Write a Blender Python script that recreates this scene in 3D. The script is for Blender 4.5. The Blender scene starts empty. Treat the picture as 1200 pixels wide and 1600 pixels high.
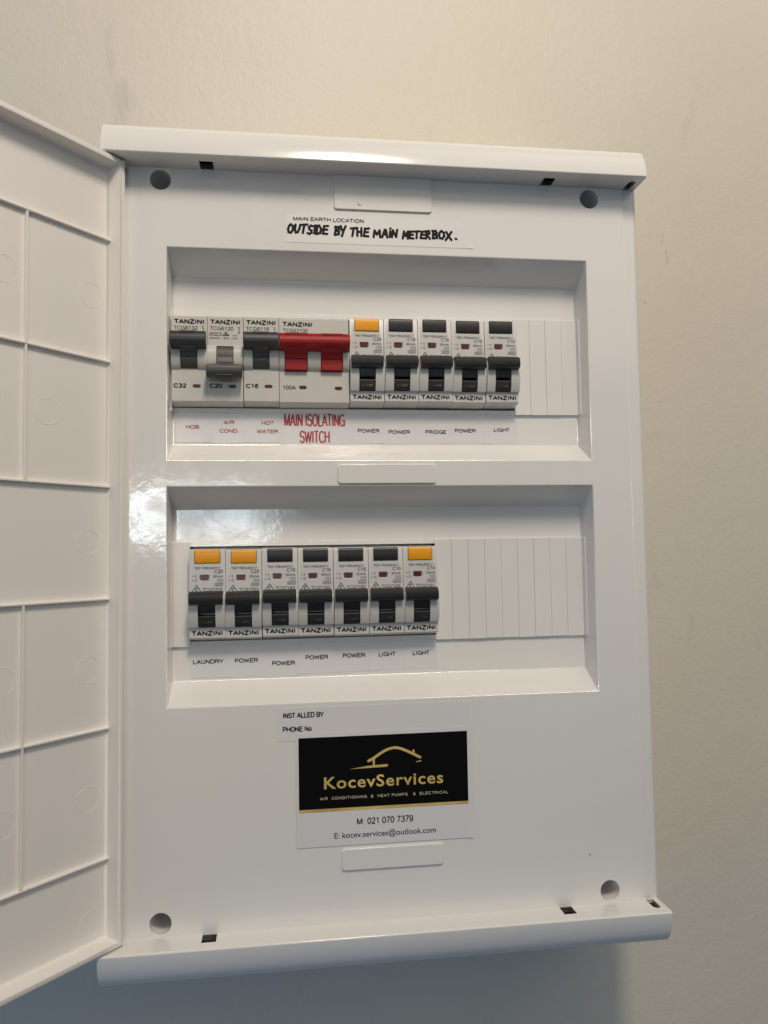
import bpy, bmesh, math, random
from mathutils import Vector, Matrix
random.seed(4)
S = 0.001                                   # everything below is written in millimetres
sc = bpy.context.scene
C = sc.collection

# ------------------------------------------------------------------ camera
cam_d = bpy.data.cameras.new('camera')
cam = bpy.data.objects.new('camera', cam_d); C.objects.link(cam)
cam_d.sensor_fit = 'VERTICAL'; cam_d.sensor_height = 32.0
cam_d.lens = 1218.83 / 1600 * 32.0
cam_d.clip_start = 0.01; cam_d.clip_end = 50
R_ = Vector((0.99151, -0.12907, -0.01571)); U_ = Vector((0.00849, -0.05627, 0.99838)); W_ = Vector((0.12974, 0.99004, 0.05469))
cam.matrix_world = Matrix(((R_.x, U_.x, -W_.x, -51.23*S), (R_.y, U_.y, -W_.y, -400*S), (R_.z, U_.z, -W_.z, -7.99*S), (0, 0, 0, 1)))
sc.camera = cam

# ------------------------------------------------------------------ room light
wd = bpy.data.worlds.new('World'); sc.world = wd; wd.use_nodes = True
bg = wd.node_tree.nodes['Background']
# dim room: pale ceiling and walls above, darker floor below
wt = wd.node_tree; wtc = wt.nodes.new('ShaderNodeTexCoord'); wsx = wt.nodes.new('ShaderNodeSeparateXYZ'); wmr = wt.nodes.new('ShaderNodeMapRange'); wmr.interpolation_type = 'SMOOTHSTEP'
wmr.inputs[1].default_value = -0.6; wmr.inputs[2].default_value = 0.3
wmx = wt.nodes.new('ShaderNodeMix'); wmx.data_type = 'RGBA'; wmx.inputs[6].default_value = (0.10, 0.14, 0.21, 1); wmx.inputs[7].default_value = (0.74, 0.89, 1.0, 1)
wt.links.new(wtc.outputs['Generated'], wsx.inputs[0]); wt.links.new(wsx.outputs[2], wmr.inputs[0]); wt.links.new(wmr.outputs[0], wmx.inputs[0]); wt.links.new(wmx.outputs[2], bg.inputs[0])
bg.inputs[1].default_value = 0.14

def area(name, loc, target, size, power, col, shape='RECTANGLE', size_y=None):
    l = bpy.data.lights.new(name, 'AREA'); l.shape = shape; l.size = size
    if size_y: l.size_y = size_y
    l.energy = power; l.color = col
    o = bpy.data.objects.new(name, l); C.objects.link(o)
    o.location = loc
    o.rotation_euler = (Vector(target) - Vector(loc)).to_track_quat('-Z', 'Y').to_euler()
    return o
# round ceiling lamp above and behind the camera, warm
area('ceiling_lamp', (0.055, -0.66, 0.78), (0.0, 0.0, 0.15), 0.145, 5.2, (1.0, 0.86, 0.70), 'ELLIPSE', 0.28)
# added fill: wide soft lamp for ceiling bounce, set right to brighten that side
area('ceiling_fill', (0.50, -0.80, 0.88), (0.05, 0.0, 0.1), 1.3, 3.4, (1.0, 0.86, 0.70), 'DISK')
# daylight window behind the camera
for wx, ww in ((-0.575, 0.25), (-0.25, 0.27)):          # four panes between glazing bars
    for wz, wh in ((0.220, 0.085), (0.105, 0.065)):
        area('window_light', (wx, -3.0, wz), (wx+0.25, 0, wz-0.1), ww, 26*math.pi*ww*wh, (0.86, 0.95, 1.0), 'RECTANGLE', wh)
# blue sky light coming from the left, along the wall
area('side_window_light', (-1.5, -0.50, -0.55), (0, 0.0, -0.25), 0.9, 4.2, (0.13, 0.42, 1.0), 'RECTANGLE', 0.9)

sc.view_settings.view_transform = 'Standard'
sc.view_settings.look = 'None'
sc.view_settings.exposure = 0.07
sc.view_settings.gamma = 1.0
sc.render.engine = 'CYCLES'

# ------------------------------------------------------------------ materials
def mat(name, col, rough=0.4, bump=None, metallic=0.0, var=None, spec=0.5, bscale=None, coat=0.0, sss=0.0, specks=False):
    m = bpy.data.materials.new(name); m.use_nodes = True
    nt = m.node_tree; b = nt.nodes['Principled BSDF']
    b.inputs['Base Color'].default_value = (*col, 1); b.inputs['Roughness'].default_value = rough
    b.inputs['Metallic'].default_value = metallic; b.inputs['Specular IOR Level'].default_value = spec
    b.inputs['Coat Weight'].default_value = coat
    tc = nt.nodes.new('ShaderNodeTexCoord')
    if var:
        n = nt.nodes.new('ShaderNodeTexNoise'); n.inputs['Scale'].default_value = var[0]; n.inputs['Detail'].default_value = 6
        nt.links.new(tc.outputs['Object'], n.inputs['Vector'])
        r = nt.nodes.new('ShaderNodeMapRange'); r.inputs[1].default_value = 0.3; r.inputs[2].default_value = 0.7
        r.inputs[3].default_value = 1 - var[1]; r.inputs[4].default_value = 1 + var[1]
        nt.links.new(n.outputs['Fac'], r.inputs[0])
        mx = nt.nodes.new('ShaderNodeMix'); mx.data_type = 'RGBA'; mx.blend_type = 'MULTIPLY'; mx.inputs[0].default_value = 1
        mx.inputs[6].default_value = (*col, 1); nt.links.new(r.outputs[0], mx.inputs[7]); nt.links.new(mx.outputs[2], b.inputs['Base Color'])
        r2 = nt.nodes.new('ShaderNodeMapRange'); r2.inputs[3].default_value = rough*0.85; r2.inputs[4].default_value = rough*1.2
        nt.links.new(n.outputs['Fac'], r2.inputs[0]); nt.links.new(r2.outputs[0], b.inputs['Roughness'])
        if specks:                            # sparse dust specks and smeared finger marks
            vo = nt.nodes.new('ShaderNodeTexVoronoi'); vo.inputs['Scale'].default_value = 34; vo.inputs['Randomness'].default_value = 1
            nt.links.new(tc.outputs['Object'], vo.inputs['Vector'])
            th = nt.nodes.new('ShaderNodeMapRange'); th.inputs[1].default_value = 0.016; th.inputs[2].default_value = 0.026; th.inputs[3].default_value = 0.55; th.inputs[4].default_value = 1.0
            nt.links.new(vo.outputs['Distance'], th.inputs[0])
            m2 = nt.nodes.new('ShaderNodeMix'); m2.data_type = 'RGBA'; m2.blend_type = 'MULTIPLY'; m2.inputs[0].default_value = 1
            nt.links.new(mx.outputs[2], m2.inputs[6]); nt.links.new(th.outputs[0], m2.inputs[7]); nt.links.new(m2.outputs[2], b.inputs['Base Color'])
            sm = nt.nodes.new('ShaderNodeTexNoise'); sm.inputs['Scale'].default_value = 26; sm.inputs['Detail'].default_value = 5; sm.inputs['Distortion'].default_value = 1.2
            nt.links.new(tc.outputs['Object'], sm.inputs['Vector'])
            r3 = nt.nodes.new('ShaderNodeMapRange'); r3.inputs[1].default_value = 0.52; r3.inputs[2].default_value = 0.72; r3.inputs[3].default_value = rough*0.9; r3.inputs[4].default_value = rough*2.2
            nt.links.new(sm.outputs['Fac'], r3.inputs[0]); nt.links.new(r3.outputs[0], b.inputs['Roughness'])
    if bump:
        n = nt.nodes.new('ShaderNodeTexNoise'); n.inputs['Scale'].default_value = bump[0]; n.inputs['Detail'].default_value = bump[2] if len(bump) > 2 else 2
        nt.links.new(tc.outputs['Object'], n.inputs['Vector'])
        bp = nt.nodes.new('ShaderNodeBump'); bp.inputs['Strength'].default_value = 1.0; bp.inputs['Distance'].default_value = bump[1]
        nt.links.new(n.outputs['Fac'], bp.inputs['Height']); nt.links.new(bp.outputs[0], b.inputs['Normal'])
    return m
M = {}
M['white'] = mat('glossy white plastic', (0.80, 0.795, 0.785), 0.10, bump=(140, 0.00007, 3), var=(9, 0.015), specks=True)
M['cap'] = mat('glossy cap plastic', (0.80, 0.795, 0.785), 0.12, bump=(90, 0.00005, 2), var=(9, 0.012))
M['door'] = mat('satin door plastic', (0.83, 0.805, 0.775), 0.42, bump=(1800, 0.00003, 2), var=(7, 0.012))
M['blank'] = mat('blanking plastic', (0.80, 0.79, 0.775), 0.30, bump=(300, 0.00003, 2), var=(20, 0.015))
M['body'] = mat('grey breaker plastic', (0.60, 0.59, 0.555), 0.34, bump=(2200, 0.00001, 2), var=(60, 0.02))
M['rbody'] = mat('pale grey breaker plastic', (0.62, 0.62, 0.61), 0.34, bump=(2200, 0.00001, 2), var=(60, 0.02))
M['slate'] = mat('slate toggle plastic', (0.038, 0.043, 0.050), 0.42, bump=(2500, 0.00001, 2), var=(80, 0.05))
M['drum'] = mat('grey drum plastic', (0.075, 0.076, 0.078), 0.42, bump=(2500, 0.00001, 2), var=(80, 0.05))
M['black'] = mat('black toggle plastic', (0.021, 0.021, 0.022), 0.40, bump=(2500, 0.00001, 2), var=(80, 0.05))
M['button'] = mat('black button plastic', (0.022, 0.022, 0.023), 0.36, var=(80, 0.05))
M['amber'] = mat('amber button plastic', (0.92, 0.39, 0.008), 0.36, var=(80, 0.03))
M['red'] = mat('red toggle plastic', (0.32, 0.006, 0.008), 0.46, spec=0.35, bump=(2500, 0.00001, 2), var=(80, 0.05))
M['maroon'] = mat('red indicator flag', (0.10, 0.012, 0.014), 0.3)
M['green'] = mat('green indicator flag', (0.008, 0.045, 0.05), 0.3)
M['ink'] = mat('black ink', (0.010, 0.010, 0.012), 0.5, spec=0.2)
M['greyink'] = mat('grey print', (0.035, 0.035, 0.036), 0.5, spec=0.2)
M['redink'] = mat('red print', (0.42, 0.035, 0.045), 0.5)
M['marker'] = mat('black marker ink', (0.004, 0.004, 0.006), 0.5, spec=0.15)
M['paper'] = mat('laminated paper', (0.76, 0.76, 0.78), 0.22, bump=(55, 0.00016, 3), var=(40, 0.015))
M['card'] = mat('card paper', (0.76, 0.755, 0.775), 0.32, bump=(60, 0.00008, 3), var=(40, 0.012))
M['cardblack'] = mat('black card print', (0.0025, 0.0025, 0.003), 0.6, spec=0.12)
M['gold'] = mat('gold print', (0.72, 0.53, 0.17), 0.40, metallic=0.2, var=(60, 0.25))
M['palegold'] = mat('pale gold print', (0.62, 0.56, 0.42), 0.45)
M['embossed'] = mat('pale toggle print', (0.19, 0.19, 0.19), 0.5)
M['faint'] = mat('faint toggle emboss', (0.035, 0.035, 0.036), 0.35)

# painted plaster wall: rolled paint relief, faint scuffs
def wall_mat():
    m = bpy.data.materials.new('cream wall paint'); m.use_nodes = True
    nt = m.node_tree; b = nt.nodes['Principled BSDF']; L = nt.links.new
    tc = nt.nodes.new('ShaderNodeTexCoord')
    def noise(s, d, sc3=(1, 1, 1)):
        mp = nt.nodes.new('ShaderNodeMapping'); mp.inputs['Scale'].default_value = sc3; L(tc.outputs['Object'], mp.inputs[0])
        n = nt.nodes.new('ShaderNodeTexNoise'); n.inputs['Scale'].default_value = s; n.inputs['Detail'].default_value = d
        L(mp.outputs[0], n.inputs['Vector']); return n.outputs['Fac']
    def rng(f, a, b_, c, d):
        r = nt.nodes.new('ShaderNodeMapRange'); r.inputs[1].default_value = a; r.inputs[2].default_value = b_; r.inputs[3].default_value = c; r.inputs[4].default_value = d
        L(f, r.inputs[0]); return r.outputs[0]
    def mul(a, b_):
        q = nt.nodes.new('ShaderNodeMath'); q.operation = 'MULTIPLY'; L(a, q.inputs[0])
        if isinstance(b_, float): q.inputs[1].default_value = b_
        else: L(b_, q.inputs[1])
        return q.outputs[0]
    def add(a, b_):
        q = nt.nodes.new('ShaderNodeMath'); q.operation = 'ADD'; L(a, q.inputs[0]); L(b_, q.inputs[1]); return q.outputs[0]
    tone = mul(rng(noise(6, 5), 0.3, 0.7, 0.965, 1.03), rng(noise(38, 8, (1, 1, 0.35)), 0.66, 0.76, 1.0, 0.88))
    cm = nt.nodes.new('ShaderNodeMix'); cm.data_type = 'RGBA'; cm.blend_type = 'MULTIPLY'; cm.inputs[0].default_value = 1
    cm.inputs[6].default_value = (0.675, 0.635, 0.55, 1); L(tone, cm.inputs[7]); L(cm.outputs[2], b.inputs['Base Color'])
    b.inputs['Roughness'].default_value = 0.5; b.inputs['Specular IOR Level'].default_value = 0.4
    h = add(add(mul(noise(520, 3), 0.60), mul(noise(150, 4, (1, 1, 0.6)), 1.0)), mul(noise(9, 3), 2.2))
    bp = nt.nodes.new('ShaderNodeBump'); bp.inputs['Strength'].default_value = 1.0; bp.inputs['Distance'].default_value = 0.00030
    L(h, bp.inputs['Height']); L(bp.outputs[0], b.inputs['Normal'])
    return m
M['wall'] = wall_mat()

# ------------------------------------------------------------------ mesh helpers
def link(name, me, m=None, parent=None, smooth=40, bevel=0.0, seg=2):
    if m is not None:
        me.materials.clear(); me.materials.append(M[m])
    o = bpy.data.objects.new(name, me); C.objects.link(o); o.parent = parent
    if smooth is not None and not me.get('sm'):
        for p in me.polygons: p.use_smooth = True
        me.set_sharp_from_angle(angle=math.radians(smooth)); me['sm'] = 1
    if bevel:
        b = o.modifiers.new('edge', 'BEVEL'); b.width = bevel*S; b.segments = seg; b.limit_method = 'ANGLE'; b.angle_limit = math.radians(40); b.harden_normals = True
    return o
def to_mesh(bm, name='mesh'):
    bmesh.ops.recalc_face_normals(bm, faces=bm.faces)
    for v in bm.verts: v.co *= S
    me = bpy.data.meshes.new(name); bm.to_mesh(me); bm.free(); return me
def bx(bm, x0, x1, y0, y1, z0, z1):
    v = [bm.verts.new((x, y, z)) for x in (x0, x1) for y in (y0, y1) for z in (z0, z1)]
    for f in ((0, 1, 3, 2), (4, 6, 7, 5), (0, 4, 5, 1), (2, 3, 7, 6), (0, 2, 6, 4), (1, 5, 7, 3)): bm.faces.new([v[i] for i in f])
def prism_x(bm, prof, x0, x1):                # prof: list of (y, z)
    a = [bm.verts.new((x0, y, z)) for y, z in prof]; b = [bm.verts.new((x1, y, z)) for y, z in prof]; n = len(prof)
    bm.faces.new(a); bm.faces.new(b[::-1])
    for i in range(n): bm.faces.new((a[i], a[(i+1) % n], b[(i+1) % n], b[i]))
def prism_y(bm, prof, y0, y1):                # prof: list of (x, z)
    a = [bm.verts.new((x, y0, z)) for x, z in prof]; b = [bm.verts.new((x, y1, z)) for x, z in prof]; n = len(prof)
    bm.faces.new(a); bm.faces.new(b[::-1])
    for i in range(n): bm.faces.new((a[i], a[(i+1) % n], b[(i+1) % n], b[i]))
def rrect(x0, x1, z0, z1, r, n=5):
    pts = []
    for cx, cz, a0 in ((x1-r, z1-r, 0), (x0+r, z1-r, 90), (x0+r, z0+r, 180), (x1-r, z0+r, 270)):
        for i in range(n+1):
            a = math.radians(a0 + 90*i/n); pts.append((cx + r*math.cos(a), cz + r*math.sin(a)))
    return pts
def boolean(me, cutters):                     # subtract cutter meshes, return a new mesh
    o = bpy.data.objects.new('tmp', me); C.objects.link(o); cs = []
    for c in cutters:
        k = bpy.data.objects.new('tmpcut', c); C.objects.link(k); cs.append(k)
        b = o.modifiers.new('b', 'BOOLEAN'); b.operation = 'DIFFERENCE'; b.object = k; b.solver = 'EXACT'
    dg = bpy.context.evaluated_depsgraph_get()
    out = bpy.data.meshes.new_from_object(o.evaluated_get(dg))
    for k in cs + [o]: bpy.data.objects.remove(k)
    return out
def box_mesh(*a):
    bm = bmesh.new(); bx(bm, *a); return to_mesh(bm)
def empty(name, loc, label=None, cat=None, group=None):
    o = bpy.data.objects.new(name, None); C.objects.link(o); o.empty_display_size = 0.01
    o.location = [c*S for c in loc]
    if label: tag(o, label, cat, group)
    return o
def tag(o, label, cat, group=None):
    o['label'] = label; o['category'] = cat
    if group: o['group'] = group

_tc = {}
def bez(*seq):
    """a path of points; ('a', cx, cz, rx, rz, a0, a1) draws an elliptic arc"""
    out = []
    for q in seq:
        if q[0] == 'a':
            _, cx, cz, rx, rz, a0, a1 = q; n = max(4, int(abs(a1-a0)/15))
            out += [(cx+rx*math.cos(math.radians(a0+(a1-a0)*i/n)), cz+rz*math.sin(math.radians(a0+(a1-a0)*i/n))) for i in range(n+1)]
        else: out.append(q)
    return out
# plain grotesque capitals, figures and a few small letters: advance width, strokes (cap height 1)
FONT = {
 'A': (.70, [[(.02, 0), (.35, 1), (.68, 0)], [(.13, .32), (.57, .32)]]),
 'B': (.68, [bez((.09, 0), (.09, 1), ('a', .38, .75, .22, .25, 90, -90), (.09, .5)), bez((.09, .5), ('a', .40, .25, .24, .25, 90, -90), (.09, 0))]),
 'C': (.74, [bez(('a', .40, .5, .34, .5, 38, 322))]),
 'D': (.74, [bez((.09, 0), (.09, 1), ('a', .34, .5, .36, .5, 90, -90), (.05, 0))]),
 'E': (.66, [[(.64, 1), (.09, 1), (.09, 0), (.66, 0)], [(.09, .53), (.60, .53)]]),
 'F': (.60, [[(.59, 1), (.09, 1), (.09, 0)], [(.09, .52), (.54, .52)]]),
 'G': (.79, [bez(('a', .41, .5, .35, .5, 42, 330), (.73, .46), (.42, .46)), [(.73, .48), (.73, 0)]]),
 'H': (.72, [[(.09, 0), (.09, 1)], [(.65, 0), (.65, 1)], [(.09, .54), (.65, .54)]]),
 'I': (.27, [[(.135, 0), (.135, 1)]]),
 'K': (.70, [[(.09, 0), (.09, 1)], [(.63, 1), (.11, .42)], [(.27, .60), (.66, 0)]]),
 'L': (.57, [[(.09, 1), (.09, 0), (.55, 0)]]),
 'M': (.84, [[(.09, 0), (.09, 1), (.42, .05), (.75, 1), (.75, 0)]]),
 'N': (.72, [[(.09, 0), (.09, 1), (.63, 0), (.63, 1)]]),
 'O': (.79, [bez(('a', .395, .5, .34, .5, 90, 450))]),
 'P': (.67, [bez((.09, 0), (.09, 1), ('a', .38, .73, .24, .27, 90, -90), (.09, .46))]),
 'Q': (.79, [bez(('a', .395, .5, .34, .5, 90, 450)), [(.48, .22), (.74, -.06)]]),
 'R': (.71, [bez((.09, 0), (.09, 1), ('a', .40, .75, .23, .25, 90, -90), (.09, .5)), bez((.40, .5), (.58, .38), (.61, .1), (.66, 0))]),
 'S': (.66, [bez(('a', .33, .745, .26, .255, 20, 230), ('a', .33, .27, .28, .27, 60, -165))]),
 'T': (.61, [[(.0, 1), (.61, 1)], [(.305, 1), (.305, 0)]]),
 'U': (.72, [bez((.09, 1), (.09, .35), ('a', .36, .33, .27, .33, 180, 360), (.63, 1))]),
 'V': (.66, [[(.02, 1), (.33, 0), (.64, 1)]]),
 'W': (.94, [[(.02, 1), (.25, 0), (.47, .95), (.69, 0), (.92, 1)]]),
 'Y': (.66, [[(.01, 1), (.33, .42), (.65, 1)], [(.33, .42), (.33, 0)]]),
 'Z': (.64, [[(.05, 1), (.60, 1), (.04, 0), (.62, 0)]]),
 '0': (.57, [bez(('a', .285, .5, .23, .5, 90, 450))]), '1': (.57, [[(.12, .76), (.34, .98), (.34, 0)]]),
 '2': (.57, [bez(('a', .28, .73, .22, .27, 165, -35), (.06, .0), (.53, .0))]),
 '3': (.57, [bez(('a', .27, .76, .20, .24, 160, -80), (.22, .53)), bez((.22, .53), ('a', .28, .265, .23, .265, 80, -165))]),
 '4': (.57, [[(.42, 0), (.42, 1), (.03, .28), (.55, .28)]]), '6': (.57, [bez(('a', .29, .32, .22, .32, 0, 360)), bez((.07, .34), (.10, .7), ('a', .31, .75, .2, .25, 140, 25))]),
 '9': (.57, [bez(('a', .28, .68, .22, .32, 0, 360)), bez((.50, .66), (.47, .3), ('a', .26, .25, .2, .25, -40, -155))]), '8': (.57, [bez(('a', .285, .75, .2, .25, -90, 270)), bez(('a', .285, .25, .23, .25, 90, 450))]),
 '7': (.57, [[(.04, 1), (.52, 1), (.34, .6), (.20, 0)]]), '5': (.57, [bez((.5, 1), (.14, 1), (.08, .5), ('a', .28, .33, .23, .32, 120, -150))]),
 '.': (.28, [[(.14, -.03), (.14, .08)]]), ':': (.28, [[(.14, 0), (.14, .06)], [(.14, .6), (.14, .66)]]), '/': (.30, [[(.0, -.02), (.30, 1.0)]]), '~': (.58, [[(.05, .38), (.18, .48), (.38, .34), (.53, .44)]]), ' ': (.28, []), '&': (.72, [bez((.66, 0), (.2, .62), ('a', .33, .8, .15, .2, 200, -20), (.12, .36), ('a', .28, .22, .2, .22, 160, 330), (.62, .42))]),
 'm': (.83, [[(.08, 0), (.08, .72)], bez(('a', .25, .50, .165, .2, 170, 0), (.415, 0)), bez(('a', .585, .50, .165, .2, 170, 0), (.75, 0))]),
 'o': (.56, [bez(('a', .28, .36, .22, .36, 90, 450))]), 'z': (.5, [[(.05, .72), (.45, .72), (.04, 0), (.47, 0)]]), 'h': (.56, [[(.08, 0), (.08, 1)], bez(('a', .28, .48, .2, .24, 170, 0), (.48, 0))]),
 'y': (.5, [[(.02, .72), (.25, .05)], [(.48, .72), (.25, .05), (.12, -.22)]]), 'p': (.56, [[(.08, .72), (.08, -.22)], bez(('a', .29, .36, .21, .36, 90, 450))]), 'e': (.56, [bez((.07, .4), (.49, .4), ('a', .28, .36, .21, .36, 10, 320))]),
}
def ribbon(bm, pts, w, lift):
    """a flat stroke of even width; split at sharp corners, square ends"""
    P = [Vector((x, 0, z)) for x, z in pts]
    closed = (P[0]-P[-1]).length < 1e-4
    P = [p for i, p in enumerate(P) if i == 0 or (p-P[i-1]).length > 1e-5]
    runs = [[P[0]]]; ext = [[0.0, 0.0]]
    for i in range(1, len(P)):
        runs[-1].append(P[i])
        if i < len(P)-1:
            t = math.degrees((P[i]-P[i-1]).angle(P[i+1]-P[i]))
            if t > 40:
                e = w*0.5 if t < 115 else w*0.12
                ext[-1][1] = e; runs.append([P[i]]); ext.append([e, 0.0])
    for k, (Q, (e0, e1)) in enumerate(zip(runs, ext)):
        Q = [q.copy() for q in Q]; n = len(Q); ring_ = closed and len(runs) == 1
        if not ring_:
            Q[0] += (Q[0]-Q[1]).normalized()*e0; Q[-1] += (Q[-1]-Q[-2]).normalized()*e1
        L_, R2 = [], []
        for i in range(n):
            d0 = (Q[i]-Q[i-1]).normalized() if i > 0 else ((Q[-1]-Q[-2]).normalized() if ring_ else (Q[1]-Q[0]).normalized())
            d1 = (Q[i+1]-Q[i]).normalized() if i < n-1 else ((Q[1]-Q[0]).normalized() if ring_ else d0)
            m = Vector((-d0.z-d1.z, 0, d0.x+d1.x)).normalized(); c = max(0.7, m.dot(Vector((-d0.z, 0, d0.x))))
            up = Vector((0, -lift-0.004*(k % 4), 0))
            L_.append(bm.verts.new(Q[i]+m*w/2/c+up)); R2.append(bm.verts.new(Q[i]-m*w/2/c+up))
        for i in range(n-1): bm.faces.new((L_[i], L_[i+1], R2[i+1], R2[i]))
def text_mesh(s, w, h, bold=0.0, m='ink', space=1.0, wt=None):
    """flat lettering in the x-z plane, facing -y; w wide and h high (cap height), origin at left baseline"""
    key = (s, round(w, 2), round(h, 2), bold, m, wt)
    if key in _tc: return _tc[key]
    if wt is not None:
        tot = sum(FONT[c][0]+.06*space for c in s) - .06*space; kx = w/tot; bm = bmesh.new(); u = 0; i = 0
        for c in s:
            a, sts = FONT[c]
            for st in sts:
                i += 1; e = wt*h/2
                ribbon(bm, [((u+x)*kx, e + z*(h-wt*h)) for x, z in st], wt*h, 0.016*(i % 3))
            u += a+.06*space
        for v in bm.verts: v.co *= S
        bmesh.ops.recalc_face_normals(bm, faces=bm.faces)
        me = bpy.data.meshes.new('t'); bm.to_mesh(me); bm.free()
        me.materials.append(M[m]); _tc[key] = me; return me
    cu = bpy.data.curves.new('t', 'FONT'); cu.body = s; cu.size = 1; cu.offset = bold; cu.resolution_u = 3; cu.space_character = space
    o = bpy.data.objects.new('t', cu); C.objects.link(o)
    dg = bpy.context.evaluated_depsgraph_get(); me = bpy.data.meshes.new_from_object(o.evaluated_get(dg))
    bpy.data.objects.remove(o)
    cap = 0.729 if any(c in s for c in 'ABCDEFGHIJKLMNOPQRSTUVWXYZ0123456789') else max(v.co.y for v in me.vertices)
    x0 = min(v.co.x for v in me.vertices); x1 = max(v.co.x for v in me.vertices)
    sx = w / (x1 - x0); sz = h / cap
    for v in me.vertices: v.co = Vector(((v.co.x - x0)*sx*S, 0, v.co.y*sz*S))
    me.materials.clear(); me.materials.append(M[m])
    _tc[key] = me; return me
def put_text(name, s, x0, x1, zb, h, y, parent, m='ink', bold=0.0, rot=0.0, space=1.0, wt=0.155):
    me = text_mesh(s, x1 - x0, h, bold, m, space, wt)
    o = bpy.data.objects.new(name, me); C.objects.link(o); o.parent = parent
    o.location = (x0*S, y*S, zb*S); o.rotation_euler = (0, -rot, 0); return o
def strokes_mesh(lines, width, m, flat=0.05):
    """pen strokes (lists of (x, z)) with round tips, as thin layers of ink"""
    bm = bmesh.new()
    for i, ln in enumerate(lines):
        lift = 0.012*(i % 4)
        ribbon(bm, ln, width, lift)
        for k, (x, z) in enumerate(ln):
            if k in (0, len(ln)-1) or (0 < k < len(ln)-1 and (Vector(ln[k])-Vector(ln[k-1])).angle(Vector(ln[k+1])-Vector(ln[k])) > 0.3):
                bm.faces.new([bm.verts.new((x+width/2*math.cos(2*math.pi*j/12), -lift-0.018-0.002*(k % 3), z+width/2*math.sin(2*math.pi*j/12))) for j in range(12)])
    for v in bm.verts: v.co *= S
    for f in bm.faces:
        f.normal_update()
        if f.normal.y > 0: f.normal_flip()
    me = bpy.data.meshes.new('s'); bm.to_mesh(me); bm.free()
    me.materials.append(M[m]); return me

# ------------------------------------------------------------------ wall
WY = 72.0
bm = bmesh.new(); bx(bm, -1600, 1600, WY, WY+60, -1500, 1500)
wall = link('wall', to_mesh(bm), 'wall', smooth=None); wall['kind'] = 'structure'

M['scuff'] = mat('scuffed paint', (0.52, 0.46, 0.37), 0.7, var=(300, 0.3))
for ln_, w_ in (([(197.8, 198.7), (196.9, 194.5), (196.2, 191.0)], 0.5), ([(199.2, 187.2), (200.1, 183.5), (200.2, 179.5)], 0.7), ([(183.2, 153.6), (184.1, 152.8)], 0.9), ([(190.6, 222.0), (190.2, 217.5)], 0.35), ([(210.4, 133.5), (209.6, 131.8)], 0.4)):
    o = link('scuff', strokes_mesh([ln_], w_, 'scuff'), None, wall, smooth=None); o.location = (0, (WY-0.02)*S, 0)

# ------------------------------------------------------------------ distribution board
CX = 3.2                                     # middle of the board
XL, XR = -139.1, 145.5
ZT = 191.5
board = empty('distribution_board', (0, 0, 0), 'open white plastic electrical distribution board mounted on the cream wall', 'fuse box')
# rear box
bm = bmesh.new()
bx(bm, XL+1.5, XL+4, 6, WY, -ZT-6, ZT+6); bx(bm, XR-4, XR-1.5, 6, WY, -ZT-6, ZT+6)
bx(bm, XL+4, XR-4, 6, WY, ZT+3, ZT+6); bx(bm, XL+4, XR-4, 6, WY, -ZT-6, -ZT-3); bx(bm, XL+4, XR-4, WY-3, WY-0.2, -ZT-3, ZT+3)
link('rear_box', to_mesh(bm), 'white', board)

# moulded cover: face, two sunken bays, four screw wells, stepped side strips
OX0, OX1 = -108.0, 114.35
BAYS = [(150.45, 41.2), (27.6, -81.75)]
BD, BA, BB = 17.4, 10.2, 0.4                 # bay depth, slope of top and bottom walls, side draft
HOLES = [(-111.4, 185.3), (117.5, 185.3), (-111.4, -185.3), (117.5, -185.3)]; HR = 5.2
SLOT = [(70.8, 119.9), (-51.4, -2.3)]        # openings for the breakers
SX0, SX1 = -107.7, 114.0
bm = bmesh.new()
def ring(pts): return [bm.verts.new(p) for p in pts]
def loop_edges(vs):
    return [bm.edges.new((vs[i], vs[(i+1) % len(vs)])) for i in range(len(vs))]
def bridge(a, b):
    n = len(a)
    for i in range(n): bm.faces.new((a[i], a[(i+1) % n], b[(i+1) % n], b[i]))
FX0, FX1 = 2*CX-136.5, 136.5
outer = ring([(FX0, 0, -ZT-0.3), (FX1, 0, -ZT-0.3), (FX1, 0, ZT+0.3), (FX0, 0, ZT+0.3)])
edges = loop_edges(outer)
def rect(x0, x1, z0, z1, y): return [(x0, y, z0), (x1, y, z0), (x1, y, z1), (x0, y, z1)]
bays = []
for (zt, zb) in BAYS:
    e = 0.7
    r0 = ring(rect(OX0-e, OX1+e, zb-e, zt+e, 0)); edges += loop_edges(r0); prev = r0
    for k in (1, 2, 3):
        a = math.radians(90*k/4)
        r = ring(rect(OX0-e+e*math.sin(a), OX1+e-e*math.sin(a), zb-e+e*math.sin(a)*1.2, zt+e-e*math.sin(a)*1.2, e*(1-math.cos(a)))); bridge(prev, r); prev = r
    f = 0.5
    for inset, dep in ((0.0, 0.9), (1.0, 1.0)):
        pass
    ri = ring(rect(OX0+BB-0.3, OX1-BB+0.3, zb+BA-0.6, zt-BA+0.6, BD-0.6)); bridge(prev, ri)
    r2 = ring(rect(OX0+BB+0.2, OX1-BB-0.2, zb+BA-0.1, zt-BA+0.1, BD-0.12)); bridge(ri, r2)
    r3 = ring(rect(OX0+BB+0.7, OX1-BB-0.7, zb+BA+0.5, zt-BA-0.5, BD)); bridge(r2, r3); bays.append(r3)
N = 40
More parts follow.
